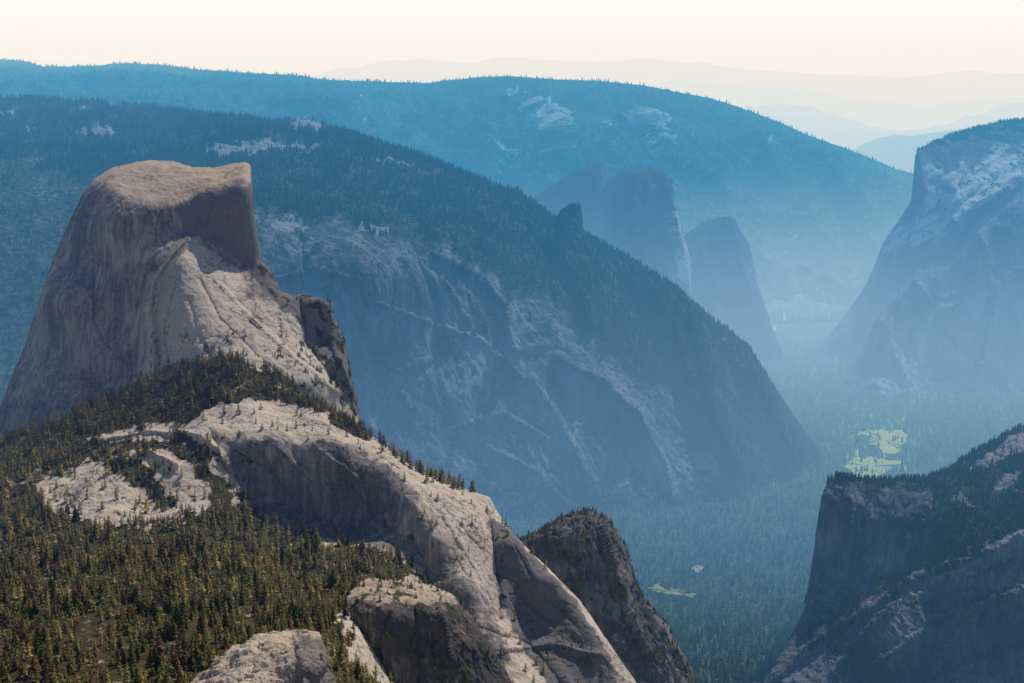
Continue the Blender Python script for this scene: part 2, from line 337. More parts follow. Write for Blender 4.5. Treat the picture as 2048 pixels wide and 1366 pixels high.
# ================= cliff towers =================
blue_rock=rock_mat('hazy cliff rock',light=(.27,.275,.285),dark=(.12,.125,.14),veg=(.03,.045,.025),s=3.,crack=.7,fdark=.2)
tow_rock=rock_mat('lit-edge tower rock',light=(.42,.41,.39),dark=(.075,.09,.115),veg=(.025,.035,.02),s=2.0,crack=.8,fdark=.25)
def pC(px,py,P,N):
    r=soft(px,py,[(1340,400),(1352,415),(1364,480),(1378,540),(1382,600),(1370,590),(1358,520),(1345,460)],16,8,16)+.7*soft(px,py,[(1285,345),(1300,342),(1320,372),(1306,384)],14,8,16)  # sunlit edge and shoulder painted paler into the tower rock
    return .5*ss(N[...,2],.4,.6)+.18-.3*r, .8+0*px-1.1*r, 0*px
cS=sheet('cliff_tower','tall twin-topped granite tower in blue haze beyond the big wooded slope',[(1040,420),(1085,385),(1130,355),(1175,332),(1208,322),(1216,345),(1222,362),(1245,340),(1290,338),(1325,343),(1342,365),(1350,410),(1360,450),(1368,485),(1380,520),(1379,560),(1382,600),(1396,680)],[(1040,735),(1396,735)],
 [(1040,440,11500),(1100,400,11300),(1208,325,11200),(1290,340,10700),(1350,420,10600),(1380,560,10600),(1300,500,10300),(1240,450,10500),(1340,600,10250),(1170,450,10950),(1250,730,10000),(1100,730,10500),(1390,730,10300),(1330,480,10350)],
 200,220,tow_rock,rnd=(22,260),ribs=[([(1320,350),(1345,450),(1372,570)],170,8),([(1218,350),(1205,430),(1190,520)],-360,13),([(1275,345),(1262,430),(1280,560)],90,10),([(1150,360),(1160,460)],-120,7),([(1300,400),(1310,520)],-80,6),([(1235,380),(1240,500)],60,6)],disp=[((160,160,900),48,True,5),((50,50,200),13,True,3)],back=(1200,900),paint=pC,cat='cliff')
c2=sheet('cliff_block','squat rounded granite block at the foot of the twin-topped tower',[(1335,690),(1352,580),(1362,500),(1372,470),(1400,450),(1430,440),(1448,434),(1468,440),(1480,465),(1498,490),(1506,530),(1514,570),(1524,600),(1545,660),(1560,700)],[(1335,735),(1560,735)],
 [(1360,500,11300),(1448,436,11200),(1500,500,11200),(1430,540,10950),(1520,600,11050),(1350,730,10700),(1440,735,10350),(1560,730,10600)],
 150,170,tow_rock,rnd=(24,280),ribs=[([(1455,440),(1475,520),(1495,600)],90,7),([(1410,460),(1400,560)],60,6)],disp=[((150,150,800),44,True,5),((50,50,200),11,True,3)],back=(1200,900),paint=lambda px,py,P,N:(.4*ss(N[...,2],.4,.6)+.22+.6*ss(py,570,620),.8+0*px,0*px),cat='cliff')
for sh_,nm,lb,n in ((cS,'cliff_trees','small conifers growing on ledges of the twin-topped tower',700),(c2,'cliff_trees','small conifers growing on the squat rounded block',900)):
    Q,_,_=scatter(sh_,ss(sh_['N'][...,2],.3,.6)+.02+(sh_['PY']<sh_['PY'][0][None]+9)*.4+.8*ss(sh_['PY'],580,620),n); forest(nm,lb,far_p,Q,14+12*rng.random(len(Q)),greens(len(Q),.03,0,1.6),tmat,1.2)
# ================= wooded mountain =================
mid_rock=rock_mat('wall granite',light=(.25,.255,.265),dark=(.10,.105,.12),veg=(.04,.052,.034),s=1.7,crack=1.,fdark=.35)
fTop=[(-60,194),(0,197),(80,199),(150,204),(230,209),(300,216),(400,228),(480,236),(550,246),(575,243),(600,238),(625,240),(650,252),(680,262),(760,288),(850,316),(920,345),(1000,375),(1035,382),(1060,402),(1110,440),(1165,470),(1200,486),(1280,533),(1350,577),(1420,640),(1460,668),(1500,702),(1525,742),(1560,800),(1600,862),(1640,912),(1652,940),(1660,975),(1664,1010)]
forestF=[(-60,180),(640,230),(900,320),(1100,420),(1350,560),(1520,700),(1660,930),(1680,1080),(1480,1080),(1440,960),(1400,870),(1330,790),(1220,720),(1140,620),(1000,575),(900,520),(820,470),(640,450),(520,440),(300,430),(160,360),(60,330),(-60,330)]
bareF=[([(575,248),(600,232),(640,236),(655,252),(640,262),(590,258)],1.),([(145,268),(190,262),(235,264),(230,274),(160,278)],.8),([(410,300),(470,292),(520,288),(600,292),(655,290),(640,306),(560,306),(500,318),(430,316)],.75),([(540,455),(600,450),(610,462),(545,464)],1.),([(0,228),(30,226),(30,236),(0,238)],.9),([(700,322),(760,320),(840,335),(780,338)],.6),([(20,262),(70,258),(60,268)],.7),([(720,462),(772,462),(770,470),(724,472)],.9),([(160,218),(200,216),(190,224)],.7)]
talusF=[(-60,330),(60,330),(160,370),(300,420),(300,800),(-60,800)]
paleF=[([(880,740),(930,700),(990,690),(1000,720),(960,760),(900,800)],.3),([(690,640),(720,650),(745,720),(735,790),(700,700)],.3),([(760,560),(800,590),(780,640),(750,620)],.2)]
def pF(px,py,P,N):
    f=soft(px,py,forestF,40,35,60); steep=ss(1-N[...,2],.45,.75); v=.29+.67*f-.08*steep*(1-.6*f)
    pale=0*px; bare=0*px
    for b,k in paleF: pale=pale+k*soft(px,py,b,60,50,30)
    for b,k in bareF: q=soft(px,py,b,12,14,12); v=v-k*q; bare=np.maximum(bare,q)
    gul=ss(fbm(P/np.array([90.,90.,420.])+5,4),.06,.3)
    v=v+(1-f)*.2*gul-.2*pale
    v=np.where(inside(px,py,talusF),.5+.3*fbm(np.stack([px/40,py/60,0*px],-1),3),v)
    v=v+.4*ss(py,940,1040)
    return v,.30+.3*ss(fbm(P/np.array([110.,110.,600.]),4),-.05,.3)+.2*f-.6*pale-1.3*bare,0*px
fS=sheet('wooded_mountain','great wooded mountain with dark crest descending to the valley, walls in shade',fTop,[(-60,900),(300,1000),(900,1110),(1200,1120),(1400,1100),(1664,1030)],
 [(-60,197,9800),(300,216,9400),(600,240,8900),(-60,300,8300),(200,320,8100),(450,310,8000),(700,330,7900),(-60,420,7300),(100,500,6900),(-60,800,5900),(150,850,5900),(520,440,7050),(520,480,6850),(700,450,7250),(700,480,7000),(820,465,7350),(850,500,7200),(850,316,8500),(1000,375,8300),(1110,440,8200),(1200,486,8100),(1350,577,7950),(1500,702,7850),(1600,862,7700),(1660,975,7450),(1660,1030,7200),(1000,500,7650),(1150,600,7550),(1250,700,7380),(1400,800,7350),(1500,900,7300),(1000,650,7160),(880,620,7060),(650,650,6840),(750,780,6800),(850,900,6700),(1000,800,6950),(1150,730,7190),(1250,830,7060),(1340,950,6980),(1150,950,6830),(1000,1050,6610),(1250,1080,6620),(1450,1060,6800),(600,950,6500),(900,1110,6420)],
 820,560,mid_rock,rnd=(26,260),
 ribs=[([(870,510),(960,560),(1010,620),(1030,700)],80,9),([(1120,720),(1210,770),(1280,840),(1330,930),(1345,1000)],90,9),([(1000,650),(960,760),(940,900)],-50,14),([(1180,640),(1190,760),(1120,860),(1080,980)],-50,14),([(700,600),(690,720),(740,860)],40,10),([(1350,590),(1400,700),(1420,820),(1470,940)],170,12),([(1500,705),(1530,800),(1590,920)],170,10),([(1440,700),(1480,800),(1540,940)],-160,11),([(1200,490),(1260,600),(1330,720),(1380,860)],-150,14),([(600,480),(620,600),(600,720)],-40,10),([(820,480),(860,600),(870,720)],-50,10),([(1100,480),(1160,560),(1180,650)],150,11),([(1300,560),(1350,650),(1380,760)],110,10),([(1060,760),(1130,860),(1180,980)],40,7),
 ([(660,640),(760,610),(860,650),(960,680)],24,3),([(760,760),(860,720),(980,640)],24,3),([(900,860),(1000,830),(1100,880)],24,3),([(1020,700),(1110,690),(1200,760)],28,4),([(540,560),(620,540),(720,560)],22,3),([(980,900),(1060,940),(1160,1040)],30,4),([(800,480),(740,560),(760,620)],24,3),([(640,560),(740,680),(820,820)],22,3),([(880,560),(960,680),(1080,800)],22,3),([(740,880),(860,960),(960,1060)],22,3)],
 disp=[((300,300,1200),24,True,5),((70,70,420),13,True,4),((200,160,500),8,'step',4)],back=(1800,900),paint=pF,emin=.05,ew=40)
f=soft(fS['PX'],fS['PY'],forestF,40,35,60); v0=fS['mask'][...,0]; N2=fS['N'][...,2]
w=ss(v0,.45,.85)*(.25+.75*ss(N2,.15,.5))*(.15+.85*ss(fbm(fS['P']/140.,3),-.3,.15))+.010*ss(N2,.3,.6)
w=w+.5*((fS['PY']-fS['PY'][0][None])<8)*(fS['PX']>640)
for b,k in bareF: w=w*(1-.97*soft(fS['PX'],fS['PY'],b,14,14,12))
Q,qx,qy=scatter(fS,w,29000); mid_p=[conifer_far(20+k,3,6,.17) for k in range(6)]
forest('mountain_forest','dense conifers covering the crest and flanks of the great wooded mountain',mid_p,Q,(14+28*rng.random(len(Q))**1.2),greens(len(Q),.08,.1,1.7),tmat,1.1)
sheet('rock_spire','small dark leaning spire standing on the wooded crest below the tower',[(1100,470),(1112,436),(1122,420),(1138,409),(1152,404),(1161,408),(1164,440),(1168,480)],[(1100,520),(1168,520)],[(1100,450,8150),(1150,404,8120),(1168,480,8100),(1135,470,8020),(1120,520,7980),(1165,520,7990)],50,60,mid_rock,rnd=(14,70),disp=[((60,60,120),22,True,4)],back=(200,300),paint=lambda px,py,P,N:(.6+0*px,.8+0*px,0*px),cat='cliff')
# ================= right side cliffs =================
hi_rock=rock_mat('high cliff granite',light=(.50,.49,.46),dark=(.10,.11,.13),veg=(.03,.045,.025),s=2.6,crack=.9,fdark=.3)
litH=[([(1850,400),(1900,350),(1990,300),(2060,290),(2110,320),(2030,370),(1940,420),(1880,470),(1800,500),(1780,485)],1.),([(1840,330),(1880,320),(1870,380),(1840,400)],.5),([(1960,440),(2110,370),(2110,410),(1980,470)],.6),([(1768,482),(1800,500),(1790,520),(1765,510)],.8)]  # sunlit slabs, painted lighter than the rest of the cliff
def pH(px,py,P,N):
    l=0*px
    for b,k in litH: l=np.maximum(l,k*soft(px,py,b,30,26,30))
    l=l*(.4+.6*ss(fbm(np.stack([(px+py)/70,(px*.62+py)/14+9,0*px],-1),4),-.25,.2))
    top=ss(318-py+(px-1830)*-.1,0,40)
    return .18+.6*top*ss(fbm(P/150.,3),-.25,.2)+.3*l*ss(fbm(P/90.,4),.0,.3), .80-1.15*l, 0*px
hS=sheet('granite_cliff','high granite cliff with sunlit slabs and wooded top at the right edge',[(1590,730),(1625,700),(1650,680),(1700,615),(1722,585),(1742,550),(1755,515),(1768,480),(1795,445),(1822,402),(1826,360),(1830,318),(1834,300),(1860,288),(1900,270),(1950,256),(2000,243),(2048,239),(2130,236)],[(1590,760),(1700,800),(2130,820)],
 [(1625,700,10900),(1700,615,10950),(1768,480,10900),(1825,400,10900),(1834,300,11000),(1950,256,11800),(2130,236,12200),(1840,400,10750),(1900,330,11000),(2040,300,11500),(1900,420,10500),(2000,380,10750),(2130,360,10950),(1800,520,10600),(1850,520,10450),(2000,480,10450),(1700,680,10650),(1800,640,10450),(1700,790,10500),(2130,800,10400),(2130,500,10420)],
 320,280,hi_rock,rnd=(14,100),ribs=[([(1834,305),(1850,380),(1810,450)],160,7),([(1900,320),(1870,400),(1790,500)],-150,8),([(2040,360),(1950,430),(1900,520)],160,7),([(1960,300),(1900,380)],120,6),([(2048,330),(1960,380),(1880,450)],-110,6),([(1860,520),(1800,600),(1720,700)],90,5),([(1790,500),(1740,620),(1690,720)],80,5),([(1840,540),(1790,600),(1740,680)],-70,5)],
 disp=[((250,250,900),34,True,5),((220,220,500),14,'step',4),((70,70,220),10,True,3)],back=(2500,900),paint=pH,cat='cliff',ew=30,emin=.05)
Q,_,_=scatter(hS,ss(hS['mask'][...,0],.4,.65)*ss(hS['N'][...,2],.3,.6)+.3*(hS['PY']<hS['PY'][0][None]+5)*(hS['PX']>1830),2100)
forest('cliff_top_forest','scattered conifers on the top and ledges of the high granite cliff',far_p,Q,14+12*rng.random(len(Q)),greens(len(Q)),tmat,1.2)
h2=sheet('shaded_buttress','broad shaded rock buttress in front of the high granite cliff',[(1640,880),(1668,810),(1690,770),(1730,690),(1762,625),(1800,575),(1838,542),(1870,536),(1900,532),(1925,505),(1955,465),(2000,422),(2048,404),(2130,395)],[(1640,900),(1900,935),(2130,935)],
 [(1660,820,9500),(1762,625,9900),(1840,542,10050),(1910,530,10050),(2000,422,10150),(2130,395,10150),(1850,650,9830),(1960,600,9850),(2100,600,9780),(1750,780,9480),(1900,780,9560),(2100,780,9450),(1700,880,8800),(1850,880,9050),(2130,900,9000)],
 280,260,blue_rock,rnd=(12,60),ribs=[([(1900,540),(1860,640),(1830,780)],-120,7),([(1960,470),(1990,600),(1950,760)],100,7),([(2060,500),(2040,700)],-110,7),([(1760,640),(1800,740),(1870,860)],90,6),([(1800,640),(1900,620),(2040,540)],40,4),([(1780,800),(1900,760),(2060,700)],40,4),([(1830,560),(1900,680),(2040,800)],40,4)],
 disp=[((140,140,1000),34,True,5),((160,160,600),12,'step',4),((50,50,300),9,True,3)],back=(200,500),paint=lambda px,py,P,N:(.20+.6*ss(py,835,880),.25+.4*ss(fbm(P/np.array([120.,120.,700.]),3),-.1,.2),0*px),cat='cliff',ew=30)
Q,_,_=scatter(h2,ss(h2['N'][...,2],.5,.75)*.1+ss(h2['PY'],835,880)+.003,1800)
forest('talus_forest','small trees at the foot and ledges of the shaded buttress',far_p,Q,14+12*rng.random(len(Q)),greens(len(Q),.04,0,1.5),tmat,1.2)
near_dark=rock_mat('dark valley-wall granite',light=(.26,.26,.275),dark=(.075,.08,.095),veg=(.03,.038,.02),s=1.1,crack=1.)
iForest=[(1660,950),(2060,830),(2110,840),(2110,1060),(1960,1110),(1850,1150),(1700,1240),(1620,1300),(1700,1200),(1820,1130),(1870,1040),(1860,985),(1680,975)]
sunI=[([(2060,1060),(1960,1110),(1850,1150),(1790,1190),(1800,1205),(1870,1170),(1980,1130),(2080,1090)],.5),([(1930,930),(1980,915),(1990,935),(1940,950)],.6),([(1980,960),(2040,950),(2030,980),(1990,985)],.5),([(1900,1010),(1950,1000),(1940,1030)],.5)]  # sunlit ledges, put into the rock as lighter colour
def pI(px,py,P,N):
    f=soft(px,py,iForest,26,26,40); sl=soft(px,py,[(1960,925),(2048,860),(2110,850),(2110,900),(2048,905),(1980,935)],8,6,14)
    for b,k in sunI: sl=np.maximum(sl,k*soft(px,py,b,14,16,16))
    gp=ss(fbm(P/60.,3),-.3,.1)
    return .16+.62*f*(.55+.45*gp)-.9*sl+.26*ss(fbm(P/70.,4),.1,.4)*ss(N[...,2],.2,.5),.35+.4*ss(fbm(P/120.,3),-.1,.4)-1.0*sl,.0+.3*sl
iS=sheet('dark_promontory','dark cliffed promontory with a wooded top at the lower right corner',[(1480,1450),(1505,1400),(1530,1366),(1560,1312),(1590,1262),(1612,1215),(1622,1150),(1631,1090),(1640,1020),(1648,980),(1658,962),(1680,956),(1720,962),(1760,966),(1850,962),(1900,942),(1960,902),(2048,856),(2130,815)],[(1480,1490),(2130,1490)],
 [(1480,1450,4350),(1530,1366,4600),(1590,1262,4800),(1630,1100,5000),(1655,962,5100),(1760,966,5150),(1850,962,5250),(1960,902,5400),(2130,815,5600),(1700,1000,5010),(1850,1010,5060),(1720,1180,4930),(1850,1120,4930),(2000,1020,4980),(2130,1000,5000),(1650,1270,4780),(1750,1220,4780),(1900,1140,4800),(2100,1080,4800),(1700,1366,4640),(1900,1300,4680),(2100,1250,4690),(1580,1400,4520),(2130,1450,4550),(1700,1450,4480)],
 460,380,near_dark,rnd=(14,40),ribs=[([(2060,1070),(1960,1110),(1850,1150),(1700,1240),(1600,1310),(1540,1366)],44,6),([(1700,970),(1690,1100),(1680,1200)],40,5),([(1780,980),(1760,1100),(1740,1180)],-35,5),([(1860,1000),(1800,1100)],35,6),([(1740,975),(1730,1080)],22,4),([(1820,980),(1800,1060)],-26,4),([(2060,1180),(1900,1230),(1750,1330)],28,4),([(2000,1130),(1960,1240),(1900,1366)],-26,4),([(1980,920),(1930,1000),(1900,1080)],40,7),([(2060,930),(2000,1030)],-40,7),([(1660,1100),(1760,1090),(1850,1060)],12,3),([(1800,1200),(1720,1290),(1660,1366)],22,4),([(2060,1290),(1940,1330),(1860,1366)],22,4),([(1670,1030),(1760,1040),(1840,1030)],10,3)],
 disp=[((90,90,380),20,True,5),((60,60,160),13,'step',4),((22,22,90),4.5,True,4)],back=(900,500),paint=pI,cat='cliff')
fi=soft(iS['PX'],iS['PY'],iForest,26,26,40)
Q,_,_=scatter(iS,fi*ss(iS['mask'][...,0],.35,.7)*(.15+.85*ss(fbm(iS['P']/60.,3),-.3,.1))+.03*ss(iS['N'][...,2],.3,.6)+1.2*((iS['PY']-iS['PY'][0][None])<10)*(iS['PX']>1655),2500)
forest('promontory_forest','conifers along the rim and slope of the dark promontory',[conifer_far(40+k,4,7,.16) for k in range(5)],Q,12+18*rng.random(len(Q)),greens(len(Q),.05,.2,1.6),tmat,1.1)
# ================= valley floor forest and meadows =================
def floor_pt(px,py,z=1192.):
    u=(np.asarray(px)-CX)/F; v=(CY-np.asarray(py))/F
    dy=math.cos(TH)+v*math.sin(TH); dz=-math.sin(TH)+v*math.cos(TH); s=(z-CZ)/dz
    return np.stack([u*s,dy*s,0*s+z],-1)
G1=(.37,.365,.10)
mead=[('meadow','upper bright green meadow on the valley floor between the cliffs',[(1712,866),(1730,862),(1742,859),(1775,861),(1800,860),(1814,870),(1812,884),(1796,892),(1802,902),(1782,908),(1765,904),(1758,893),(1740,888),(1738,876)],G1),
('meadow','lower green meadow beside the promontory, edged by a pale track',[(1688,932),(1700,922),(1706,914),(1728,916),(1745,912),(1768,919),(1800,921),(1806,929),(1784,934),(1772,944),(1750,953),(1726,956),(1700,952),(1704,942)],G1),
('meadow','narrow green clearing low on the valley floor beside the dark small dome',[(1296,1176),(1316,1168),(1330,1176),(1350,1177),(1376,1185),(1396,1187),(1386,1193),(1350,1189),(1312,1184)],(.27,.27,.10)),
('meadow','small pale clearing among the valley trees near the narrow green clearing',[(1386,1136),(1398,1130),(1408,1133),(1402,1143),(1392,1146)],(.34,.30,.22)),
('meadow','faint far clearing deep in the valley haze below the squat block',[(1465,662),(1500,656),(1550,652),(1552,660),(1510,668),(1470,669)],(.26,.30,.16)),
('river','short pale glint of river in the far valley haze',[(1567,624),(1570,624),(1572,634),(1569,637),(1567,633)],(.5,.5,.48))]  # the river's glint is painted as plain pale colour
zt=1212.
for nm,lb,pl,cl in mead:
    m,nt=new_mat(nm+' surface'); g=nt.nodes.new('ShaderNodeNewGeometry'); n=noise(nt,g.outputs['Position'],1/90.,4,.5)
    finish(m,nt,mixc(nt,sstep(nt,n,.4,.65,0,.6),cl,(cl[0]*.55,cl[1]*.7,cl[2])))
    p=np.array(pl,float); k=len(p); q=[]
    for a in range(k):
        for t in np.linspace(0,1,8,endpoint=False):
            b=p[a]*(1-t)+p[(a+1)%k]*t; q.append(b+rng.normal(0,1.,2)*(0.3 if nm=='river' else 1.3))
    q=np.array(q); W=floor_pt(q[:,0],q[:,1],zt); c=W.mean(0); V=np.concatenate([W,c[None],W+np.array([0,0,-26.])]); n_=len(W)
    Fc=[(i,(i+1)%n_,n_) for i in range(n_)]+[(i,(i+1)%n_,n_+1+i) for i in range(n_)]+[((i+1)%n_,n_+1+(i+1)%n_,n_+1+i) for i in range(n_)]
    o=mk(nm,V,np.array(Fc),m,smooth=False); tag(o,lb,nm,'structure'); zt+=.1
n=30000; py=1500-(1500-590)*rng.random(n)**.9; px=1000+1110*rng.random(n)
dm=fbm(np.stack([px/60,py/25,0*px],-1),3); keep=(dm>-.25)|(rng.random(n)<.3)
clump=fbm(np.stack([px/16,py/7,0*px+2],-1),2)>.26
for _,_,pl,_ in mead: keep&=~(inside(px,py,[(x,y) for x,y in pl])&(pdist(px,py,pl,True)>1.5)&~clump)
for _,_,pl,_ in mead[:4]: keep&=~((inside(px,py-6,pl))&(rng.random(n)<.5))
px,py=px[keep],py[keep]; Q=floor_pt(px,py,1190.)
cols=greens(len(Q),.06,.3,2.8); lightg=fbm(np.stack([px/45,py/18,0*px+9],-1),3)>.15; cols[lightg]*=1.6
md=np.minimum(pdist(px,py,mead[0][2],True),pdist(px,py,mead[1][2],True)); cols=cols*(1+1.4*np.exp(-md/45)*(rng.random(len(Q))<.6))[:,None]
mx=[]
for _,_,pl,_ in mead[:2]:
    a=np.array(pl); x_=rng.uniform(a[:,0].min(),a[:,0].max(),30); y_=rng.uniform(a[:,1].min(),a[:,1].max(),30); mx.append(floor_pt(x_,y_,1210.))
mx=np.concatenate(mx); Q=np.concatenate([Q,mx]); cols=np.concatenate([cols,greens(len(mx),0,0,1.6)])
forest('valley_forest','dense trees covering the flat valley floor around the meadows',mid_p,Q,(14+24*rng.random(len(Q))),cols,tmat,1.2)
# ================= small dome =================
near_rock=rock_mat('granite',s=1.,veg=(.045,.04,.022),bump=.75,crack=.95,fdark=.42)
crag=rock_mat('dark granite',light=(.20,.195,.20),dark=(.055,.057,.068),s=.9,bump=1.1)
crag2=rock_mat('lit-top outcrop granite',light=(.50,.41,.32),dark=(.07,.065,.07),s=.7,bump=1.)
def pL(px,py,P,N): return .28+.35*ss(fbm(P/60.,3),.0,.4),.15+.4*ss(fbm(P/90.,3),-.2,.3),.1+0*px
lS=sheet('dark_dome','small dark rounded granite dome right of the pale sunlit slab ridge',[(1010,1100),(1040,1076),(1060,1068),(1085,1058),(1105,1042),(1130,1030),(1160,1022),(1185,1023),(1210,1038),(1232,1058),(1250,1088),(1262,1130),(1272,1165),(1292,1202),(1312,1228),(1335,1252),(1352,1285),(1372,1315),(1388,1350),(1400,1420)],[(1010,1470),(1400,1470)],
 [(1010,1100,3560),(1170,1022,3560),(1260,1130,3540),(1350,1290,3500),(1400,1420,3450),(1170,1100,3480),(1100,1100,3495),(1200,1200,3450),(1150,1300,3410),(1280,1320,3410),(1100,1450,3370),(1350,1450,3390)],
 280,280,crag,rnd=(36,90),ribs=[([(1110,1050),(1140,1150),(1190,1260),(1260,1366)],-30,6),([(1200,1040),(1225,1150),(1290,1300)],26,6),([(1240,1100),(1262,1200),(1330,1320)],-16,5),([(1160,1050),(1170,1180)],16,5)],
 disp=[((70,70,240),18,True,5),((45,45,80),12,'step',4),((16,16,36),3.5,True,3)],back=(500,500),paint=pL,cat='dome')
# ================= great dome =================
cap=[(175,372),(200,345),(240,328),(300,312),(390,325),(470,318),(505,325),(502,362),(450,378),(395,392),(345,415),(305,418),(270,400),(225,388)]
litJ=[(378,478),(395,478),(430,515),(480,540),(500,590),(560,610),(610,640),(650,720),(700,790),(722,850),(300,860),(270,760),(300,720),(295,620),(305,560),(335,520),(372,505)]  # sunlit slab painted paler; the wall outside it darkened as shade
cragJ=[(495,540),(525,510),(560,570),(665,595),(675,640),(705,700),(735,860),(690,810),(650,740),(625,690),(585,640),(545,600)]  # steep crag, its shade painted into the rock as dark colour
lipShadeJ=[(345,418),(400,393),(500,368),(512,470),(525,530),(490,535),(440,500),(395,470),(370,475),(355,440)]  # deep shadow below the summit lip, painted into the rock
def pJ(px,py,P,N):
    c=soft(px,py,cap,14,8,30); l=soft(px,py,litJ,16,10,40); k=soft(px,py,cragJ,12,8,30); lp=soft(px,py,lipShadeJ,14,10,30)
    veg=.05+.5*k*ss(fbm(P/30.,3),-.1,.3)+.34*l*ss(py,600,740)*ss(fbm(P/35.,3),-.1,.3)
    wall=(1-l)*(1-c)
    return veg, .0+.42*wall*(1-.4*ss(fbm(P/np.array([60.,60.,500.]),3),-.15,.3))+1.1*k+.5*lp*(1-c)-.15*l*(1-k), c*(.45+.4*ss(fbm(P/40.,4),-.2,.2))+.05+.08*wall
jTop=[(-60,960),(-30,900),(0,812),(22,758),(50,690),(66,640),(82,588),(108,515),(140,440),(165,390),(190,358),(225,336),(270,325),(300,321),(345,322),(385,335),(430,336),(462,328),(490,325),(500,330),(502,362),(506,420),(514,470),(524,522),(545,545),(560,582),(585,592),(605,588),(640,595),(662,604),(668,636),(690,680),(700,735),(712,785),(722,840),(732,890)]
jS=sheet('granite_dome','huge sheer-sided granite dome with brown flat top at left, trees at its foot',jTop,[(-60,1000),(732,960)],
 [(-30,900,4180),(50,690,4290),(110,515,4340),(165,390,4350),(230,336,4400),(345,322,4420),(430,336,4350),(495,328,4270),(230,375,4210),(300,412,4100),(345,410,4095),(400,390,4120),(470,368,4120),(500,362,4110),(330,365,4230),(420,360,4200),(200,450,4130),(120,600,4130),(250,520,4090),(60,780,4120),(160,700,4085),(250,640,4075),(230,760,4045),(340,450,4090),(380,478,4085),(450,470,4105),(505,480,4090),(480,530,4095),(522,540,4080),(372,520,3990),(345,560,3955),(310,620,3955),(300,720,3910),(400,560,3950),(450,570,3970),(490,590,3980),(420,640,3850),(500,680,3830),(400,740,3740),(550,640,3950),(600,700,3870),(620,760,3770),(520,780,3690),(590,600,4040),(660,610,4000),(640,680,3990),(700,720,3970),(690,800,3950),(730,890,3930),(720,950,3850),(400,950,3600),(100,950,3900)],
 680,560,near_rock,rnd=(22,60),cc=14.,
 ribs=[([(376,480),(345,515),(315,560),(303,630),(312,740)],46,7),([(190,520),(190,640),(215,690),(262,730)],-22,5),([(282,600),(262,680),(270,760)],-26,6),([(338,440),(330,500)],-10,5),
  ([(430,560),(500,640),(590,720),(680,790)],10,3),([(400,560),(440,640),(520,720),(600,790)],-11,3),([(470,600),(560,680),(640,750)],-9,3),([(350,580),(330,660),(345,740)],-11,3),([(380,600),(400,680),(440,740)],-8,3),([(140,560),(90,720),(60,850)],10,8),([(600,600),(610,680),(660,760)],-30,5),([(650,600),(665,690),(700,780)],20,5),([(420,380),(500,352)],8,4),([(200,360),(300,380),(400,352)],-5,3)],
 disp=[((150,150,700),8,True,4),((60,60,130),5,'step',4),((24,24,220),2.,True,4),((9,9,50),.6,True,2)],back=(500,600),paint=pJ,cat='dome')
# ================= foreground ridge =================
P1=[(-80,880),(100,850),(200,800),(300,750),(430,705),(600,770),(720,840),(740,885),(700,870),(650,830),(600,812),(500,800),(430,815),(380,848),(300,855),(200,870),(100,915),(60,960),(-80,980)]
P2=[(-80,950),(60,960),(90,1000),(130,1030),(180,1050),(270,1058),(370,1048),(420,1010),(400,960),(350,900),(360,870),(400,880),(440,960),(490,1005),(560,1055),(650,1085),(740,1098),(820,1128),(850,1160),(740,1165),(690,1205),(680,1260),(740,1366),(760,1480),(-80,1480)]
P3=[(755,885),(800,900),(850,925),(920,955),(975,985),(960,990),(900,975),(840,950),(790,920)]
P4=[(80,900),(160,880),(260,880),(330,890),(300,905),(180,920),(130,950),(80,960)]
P5=[(200,930),(260,905),(300,935),(330,985),(360,1010),(330,1025),(290,985),(240,955)]
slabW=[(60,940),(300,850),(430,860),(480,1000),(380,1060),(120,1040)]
shadeK=[(425,870),(480,885),(600,880),(690,890),(770,930),(830,990),(870,1080),(960,1190),(1000,1260),(1030,1400),(860,1380),(840,1130),(740,1098),(640,1080),(560,1050),(500,1000),(450,930)]  # steep face below the bench: shade painted into the rock colour
shadeK2=[(975,1035),(1010,1055),(1080,1130),(1140,1195),(1185,1260),(1220,1330),(1250,1400),(1120,1400),(1040,1290),(1010,1240),(990,1170),(985,1100)]  # left-facing wall: shade painted dark where the geometry stays lit
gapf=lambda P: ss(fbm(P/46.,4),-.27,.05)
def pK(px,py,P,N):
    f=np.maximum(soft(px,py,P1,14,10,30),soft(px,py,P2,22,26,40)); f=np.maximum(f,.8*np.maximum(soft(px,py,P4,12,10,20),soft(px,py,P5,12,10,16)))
    dk=soft(px,py,shadeK,18,12,30); d2=soft(px,py,shadeK2,10,8,20); sw=soft(px,py,slabW,20,10,30)
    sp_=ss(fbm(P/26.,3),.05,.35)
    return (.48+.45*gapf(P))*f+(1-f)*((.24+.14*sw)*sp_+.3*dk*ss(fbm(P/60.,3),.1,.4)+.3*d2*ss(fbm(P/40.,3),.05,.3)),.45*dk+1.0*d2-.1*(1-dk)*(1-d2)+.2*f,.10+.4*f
kTop=[(-80,885),(0,880),(100,850),(200,802),(300,752),(400,722),(450,715),(520,736),(600,780),(680,828),(722,858),(760,885),(800,915),(850,945),(900,968),(950,985),(978,994),(990,1016),(1020,1062),(1060,1102),(1110,1150),(1160,1202),(1200,1260),(1240,1318),(1272,1366),(1310,1440)]
